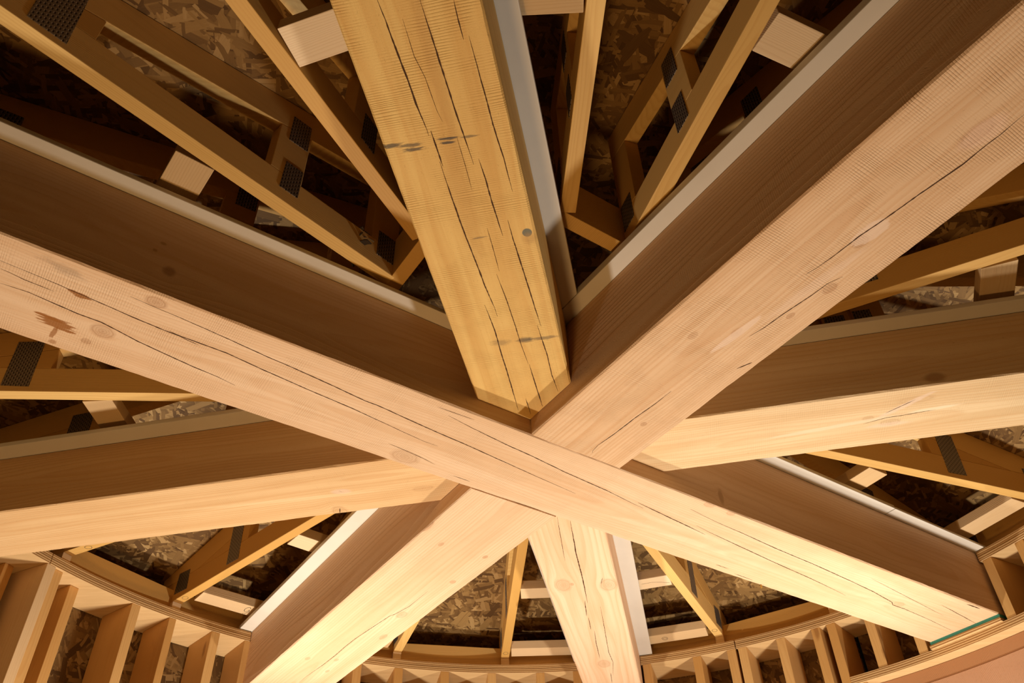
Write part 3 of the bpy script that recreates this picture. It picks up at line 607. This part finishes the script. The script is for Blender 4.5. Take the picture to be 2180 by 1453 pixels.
block((0.980, 66.16), (0.973, 72.4), 'cracked pale block right of the pale bottom timber, upper one', mark=[([(0.05, 0.75), (0.3, 0.55), (0.55, 0.42), (0.85, 0.45)], 0.0015)])
block((1.412, 66.23), (1.402, 74.8), 'pale block with a ring knot right of the pale bottom timber, lower one', mark=[(ring_pts(0.70, 0.52, 0.045, 0.20), 0.0016), (ring_pts(0.70, 0.52, 0.025, 0.11), 0.0012)])
block((0.961, 93.61), (0.958, 88.99), 'short pale block left of the pale bottom timber, upper one')
block((1.420, 94.01), (1.422, 86.14), 'long pale block left of the pale bottom timber, lower one')
block((0.893, 139.26), (0.885, 134.08), 'short bright block in the lower left bay, nearer the crossing')
block((1.385, 138.71), (1.371, 130.90), 'long block in the lower left bay with a pencilled nine near the wall',
      mark=[(ring_pts(0.865, 0.42, 0.040, 0.26, 0, 330), 0.0022), ([(0.905, 0.42), (0.925, 0.62), (0.905, 0.80), (0.865, 0.97)], 0.0022)])
block((0.973, 182.27), (0.971, 176.43), 'pale block at the left edge between truss and golden timber')
block((1.405, 110.9), (1.405, 117.6), 'block sliver right of the bright bottom timber by the curved plate')

# ring marks pencilled on some chord undersides
def chord_mark(a, pts, wd=0.0016):
    for ch in trusses[a].children:
        if ch.name.startswith('bottom_chord'):
            if ch.data.users > 1: ch.data = ch.data.copy()
            if len(ch.data.materials) < 2: ch.data.materials.append(mPencil)
            bm = bmesh.new(); bm.from_mesh(ch.data); ribbon(bm, [(x * S, y * S) for x, y in pts], wd, -0.0003, 1, taper=False, jit=0.1, step=0.003)
            bm.to_mesh(ch.data); bm.free()
def chord_ring(a, r, ry=0.0085, rx=0.011): chord_mark(a, ring_pts(r, 0.0, rx, ry))
chord_ring(138.4, 1.455); chord_ring(64.7, 1.445); chord_ring(95.2, 1.458); chord_ring(154.3, 1.42)

# crumpled steel hanger in the corner of truss and header, left of the amber timber
bm = bmesh.new(); rng = random.Random(5)
for i in range(26):
    p = Vector((rng.uniform(-0.5, 0.5), rng.uniform(-0.5, 0.5), rng.uniform(-0.4, 0.6))); q = p + Vector((rng.uniform(-1, 1), rng.uniform(-1, 1), rng.uniform(-1, 1))).normalized() * rng.uniform(0.25, 0.6)
    sd = (q - p).cross(Vector((rng.uniform(-1, 1), rng.uniform(-1, 1), rng.uniform(-1, 1)))).normalized() * rng.uniform(0.08, 0.2)
    th = (q - p).cross(sd).normalized() * 0.03
    mid = (p + q) / 2 + sd.cross(q - p).normalized() * rng.uniform(-0.12, 0.12)
    pr = None
    for c in (p, mid, q):
        vs = [bm.verts.new((c + s1 * sd + s2 * th) * 0.055) for s1, s2 in ((-1, -1), (1, -1), (1, 1), (-1, 1))]
        if pr:
            for j in range(4): bm.faces.new((pr[j], pr[(j + 1) % 4], vs[(j + 1) % 4], vs[j]))
        else: bm.faces.new(vs)
        pr = vs
    bm.faces.new(list(reversed(pr)))
tag(finish('metal_hanger', bm, mFoil, loc=pol(0.560, 231.3, ZC + 0.050)), 'crumpled dark metal scrap where the gold chord meets the header board', 'bracket')

# ------------------------------------------------------------------ circular wall
RP = 1.475                          # inner radius of the curved plates
PD = 0.165
def arm_edge(k, side):              # angle where the timber's side meets the plate line
    d, w, off, zb = ARM[k]
    return d + side * math.degrees(math.asin((w + 0.003) / RP))
def top_plate(a0, a1, label):
    t = empty('curved_top_plate', AX)
    finish('lower_ply', arc_band(RP * S, (RP + PD) * S, a0, a1, 1.157 * S, 1.1716 * S, 0.8, 0.0008), mPly, t)
    finish('upper_ply', arc_band((RP + 0.0012) * S, (RP + PD) * S, a0, a1, 1.1718 * S, 1.187 * S, 0.8, 0.0008), mPly, t)
    return tag(t, label, 'plate', 'curved plywood top plates')
top_plate(arm_edge('Bf', 1), 156.55, 'curved plywood top plate over the wall studs at the lower left')
top_plate(156.62, arm_edge('Dl', -1), 'end of curved top plate hidden behind the golden timber at left')
top_plate(arm_edge('Cf', 1), arm_edge('Bf', -1), 'curved plywood top plate between the two bottom timbers')
top_plate(63.35, arm_edge('Cf', -1), 'curved top plate right of the pale bottom timber, up to the joint')
top_plate(arm_edge('A', 1), 63.22, 'curved top plate from the joint to the through timber at lower right')
top_plate(arm_edge('Dr', 1) - 360, arm_edge('A', -1), 'curved top plate right of the through timber at the right edge')

def stud(a, label, inset=0.0, z0=0.35, z1=1.1566, depth=0.150, wide=1.5, yaw=0.0, mat=None, group='studs of the curved wall'):
    loc = pol(RP + inset + 0.002, a, 0)
    o = finish('wall_stud', stud_bm(z1 - z0, depth, wide), mat or mStud, loc=Vector((loc.x, loc.y, CAM_Z + z0 * S)))
    # local x runs up the stud so the grain does too
    o.rotation_euler = (Matrix.Rotation(rad(a + yaw), 3, 'Z') @ Matrix(((0, 0, 1), (0, 1, 0), (-1, 0, 0))).transposed()).to_euler()
    return tag(o, label, 'stud', group)
def stud_bm(h, depth, wide):        # x up, y across, z = -radial
    return box(0, h * S, -wide * INCH / 2, wide * INCH / 2, -depth * S, 0, 0.002) if False else box(0, h * S, -wide * INCH / 2, wide * INCH / 2, -depth * S, 0, 0.002)
L_ = [
 (158.2, 0.10, 'stud at the very left edge, set back behind the corner studs', {}),
 (156.25, 0.0, 'pale corner stud at lower left under the plate joint', dict(mat=mPale)),
 (155.02, 0.008, 'gold corner stud touching the pale corner stud at lower left', {}),
 (151.6, 0.048, 'brown set back stud just right of the gold corner stud', {}),
 (144.8, 0.0, 'stud with a ring mark, lower left bay, third right of the corner', {}),
 (139.9, 0.0, 'narrow waney stud in the lower left bay, between two straight ones', dict(wide=1.2)),
 (134.1, 0.0, 'stud with a notched edge in the lower left bay', {}),
 (129.65, 0.0, 'stud against the left side of the bright bottom timber', {}),
 (119.7, 0.0, 'stud half hidden by the right edge of the bright bottom timber', {}),
 (114.9, 0.0, 'first whole stud right of the bright bottom timber', {}),
 (109.3, 0.0, 'second stud right of the bright bottom timber', {}),
 (103.0, 0.0, 'third stud right of the bright bottom timber', {}),
 (96.6, 0.0, 'third stud left of the pale bottom timber', {}),
 (89.95, 0.0, 'second stud left of the pale bottom timber', {}),
 (84.95, 0.0, 'stud against the left side of the pale bottom timber', {}),
 (75.4, 0.0, 'stud against the right side of the pale bottom timber', {}),
 (68.6, 0.0, 'second stud right of the pale bottom timber', {}),
 (63.95, 0.0, 'stud just left of the top plate joint', {}),
 (62.45, 0.0, 'stud just right of the top plate joint', {}),
 (57.3, 0.0, 'reddish stud between the plate joint and the paired studs', {}),
 (52.6, 0.0, 'left stud of the pair near the lower right header', {}),
 (50.55, 0.0, 'right stud of the pair, touching the lower right header end', {}),
 (45.75, 0.0, 'short cripple stud on the header left of the through timber', dict(z0=0.981)),
 (40.6, 0.0, 'short cripple stud against the left of the through timber end', dict(z0=0.981)),
 (29.6, 0.0, 'short cripple stud against the right of the through timber end', dict(z0=0.981)),
 (25.3, 0.0, 'short cripple stud at the right edge above the header', dict(z0=0.981)),
 (48.85, 0.004, 'jack stud under the left end of the lower right header', dict(z1=0.9555)),
]
for a, ins, lab, kw in L_: stud(a, lab, ins, **kw)

# window header with its curved plate, filler and green gasket under the through timber
t = empty('curved_header', AX)
finish('header_plate', arc_band(RP * S, (RP + PD) * S, 14, 50.0, 0.9560 * S, 0.9800 * S, 0.8, 0.0008), mPly, t)
finish('inner_ply', arc_band((RP + 0.048) * S, (RP + PD) * S, 14, 48.2, 0.915 * S, 0.9555 * S, 0.8, 0.0015), mHead, t)
finish('outer_ply', arc_band((RP + 0.046) * S, (RP + PD) * S, 14, 48.2, 0.80 * S, 0.9145 * S, 0.8, 0.0015), mHead, t)
tag(t, 'curved pinkish header under the wall end of the through timber, lower right corner', 'header')
loc, rot = arm_frame('A', 0)
tag(finish('filler_plate', box(1.462 * S, 1.60 * S, -WA * S, (WA + 0.004) * S, 0.9803 * S, 0.9905 * S, 0.0006), mPly, loc=loc, rotz=rot), 'thin plywood filler strip under the green gasket at lower right', 'shim')
tag(finish('green_gasket', box(1.464 * S, 1.60 * S, -WA * S, WA * S, 0.9907 * S, 0.9998 * S, 0.0006), mGreen, loc=loc, rotz=rot), 'green gasket strip under the wall end of the through timber', 'gasket')

# rim boards standing on the plate between the trusses
def rim(a0, a1, label):
    p, q = pol(1.545, a0, 1.1875), pol(1.545, a1, 1.1875); d = q - p; L = d.length
    o = finish('rim_board', box(0.002, L - 0.002, -1.5 * INCH, 0, 0, 0.074 * S, 0.002), mLum, loc=p, rotz=math.atan2(d.y, d.x))
    return tag(o, label, 'board', 'rim boards on the top plate')
def te(a, s): return a + s * math.degrees(math.asin((HT / S + 0.0015) / 1.545)) + math.degrees(math.asin({x[0]: x[1] for x in TRUSS}[a] / 1.545))
rim(te(109.5, -1), te(95.2, 1), 'lit rim board above the plate between the two bottom timbers')
rim(te(64.7, -1), te(50.0, 1), 'knotty lit rim board above the plate left of the through timber end')
rim(te(154.3, -1), te(138.4, 1), 'rim board above the plate at the lower left, behind the lit chord')
rim(te(138.4, -1), 129.4, 'shaded rim board at the lower left beside the bright bottom timber')
rim(te(95.2, -1), 83.8, 'shaded rim board left of the pale bottom timber')
rim(76.1, te(64.7, 1), 'shaded rim board right of the pale bottom timber')
rim(120.6, te(109.5, 1), 'shaded rim board right of the bright bottom timber')
rim(30.5, te(21.3, 1), 'shaded rim board right of the through timber end')
rim(te(21.3, -1), te(4.5, 1), 'rim board beyond the right edge of the lower right bay')

# curved strand board sheathing behind the studs
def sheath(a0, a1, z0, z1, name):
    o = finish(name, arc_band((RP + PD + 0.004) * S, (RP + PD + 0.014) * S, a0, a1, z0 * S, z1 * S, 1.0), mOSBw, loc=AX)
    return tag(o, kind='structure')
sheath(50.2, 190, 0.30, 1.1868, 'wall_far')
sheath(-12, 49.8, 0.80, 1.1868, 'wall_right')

# conical roof deck
bm = bmesh.new(); k = 24; rings = []
for dz in (0.0, 0.012):
    for r in (0.03, 0.6, 1.2, 1.9):
        rings.append([bm.verts.new((r * S * math.cos(rad(-10 + 15 * i)), r * S * math.sin(rad(-10 + 15 * i)), (ZC + zb_top(r) + TOPH + 0.0015) * S + dz)) for i in range(k)])
for lv in (0, 4):
    for j in range(3):
        for i in range(k): bm.faces.new((rings[lv + j][i], rings[lv + j][(i + 1) % k], rings[lv + j + 1][(i + 1) % k], rings[lv + j + 1][i]))
for j in (0, 3):
    for i in range(k): bm.faces.new((rings[j][i], rings[j][(i + 1) % k], rings[j + 4][(i + 1) % k], rings[j + 4][i]))
tag(finish('ceiling', bm, mOSB, loc=AX), kind='structure')
bm = bmesh.new(); bmesh.ops.create_circle(bm, cap_ends=True, segments=48, radius=3.2)
tag(finish('floor', bm, mFloor, loc=(0, 0, 0)), kind='structure')

# ------------------------------------------------------------------ camera
cam = bpy.data.cameras.new('camera'); co = bpy.data.objects.new('camera', cam); C.objects.link(co)
cam.sensor_width = 36.0; cam.sensor_fit = 'HORIZONTAL'; cam.lens = 36.0 * 1812.6 / 2180.0
cam.clip_start = 0.05; cam.clip_end = 50
co.location = (-CX * S, -CY * S, CAM_Z)
pitch, roll = 2.3090466, -0.0313049
co.rotation_euler = (Matrix.Rotation(pitch, 3, 'X') @ Matrix.Rotation(roll, 3, 'Z')).to_euler()
bpy.context.scene.camera = co

# ------------------------------------------------------------------ lights
def area(name, loc, target, size, watts, col):
    l = bpy.data.lights.new(name, 'AREA'); l.shape = 'DISK'; l.size = size; l.energy = watts; l.color = col
    o = bpy.data.objects.new(name, l); C.objects.link(o); o.location = loc
    o.rotation_euler = (Vector(target) - Vector(loc)).to_track_quat('-Z', 'Y').to_euler()
    return o
HALO = (1.0, 0.895, 0.77); TUNG = (1.0, 0.58, 0.22)
def lamp(name, r, deg, z, size, watts, col, tilt=(0, 0)):
    p = pol(r, deg, z); area(name, p, p + Vector((tilt[0], tilt[1], 1)), size, watts, col)
def flood(name, r, deg, z, aim_r, aim_deg, aim_z, watts, col, cone=120, blend=0.45, rad_=0.05):
    l = bpy.data.lights.new(name, 'SPOT'); l.energy = watts; l.color = col; l.spot_size = rad(cone); l.spot_blend = blend; l.shadow_soft_size = rad_
    o = bpy.data.objects.new(name, l); C.objects.link(o); o.location = pol(r, deg, z)
    o.rotation_euler = (pol(aim_r, aim_deg, aim_z) - o.location).to_track_quat('-Z', 'Y').to_euler()
flood('flood_lamp_left', 1.12, 137, -0.40, 0.50, 130, 1.0, 145, HALO, 150, 0.5, 0.06)
flood('flood_lamp_right', 1.12, 33, -0.30, 0.45, 33, 1.0, 130, HALO, 150, 0.5, 0.06)
flood('uplight_left', 1.12, 131, 0.15, 0.98, 128, 1.0, 38, HALO, 75, 1.0, 0.05)
flood('uplight_right', 1.06, 36, 0.15, 0.80, 40, 1.0, 36, HALO, 100, 1.0, 0.05)
lamp('room_lamp_near', 0.72, 234, -1.0, 0.45, 22, TUNG)
area('window_daylight', pol(1.9, 25, -0.2), pol(0.6, 40, 1.1), 0.8, 0.3, (0.55, 0.55, 1.0))

w = bpy.data.worlds.new('World'); bpy.context.scene.world = w; w.use_nodes = True
w.node_tree.nodes['Background'].inputs[0].default_value = (0.02, 0.014, 0.01, 1)
w.node_tree.nodes['Background'].inputs[1].default_value = 0.05
vs = bpy.context.scene.view_settings
vs.view_transform = 'Standard'; vs.look = 'None'; vs.exposure = 0.0; vs.gamma = 1.0; vs.use_curve_mapping = False
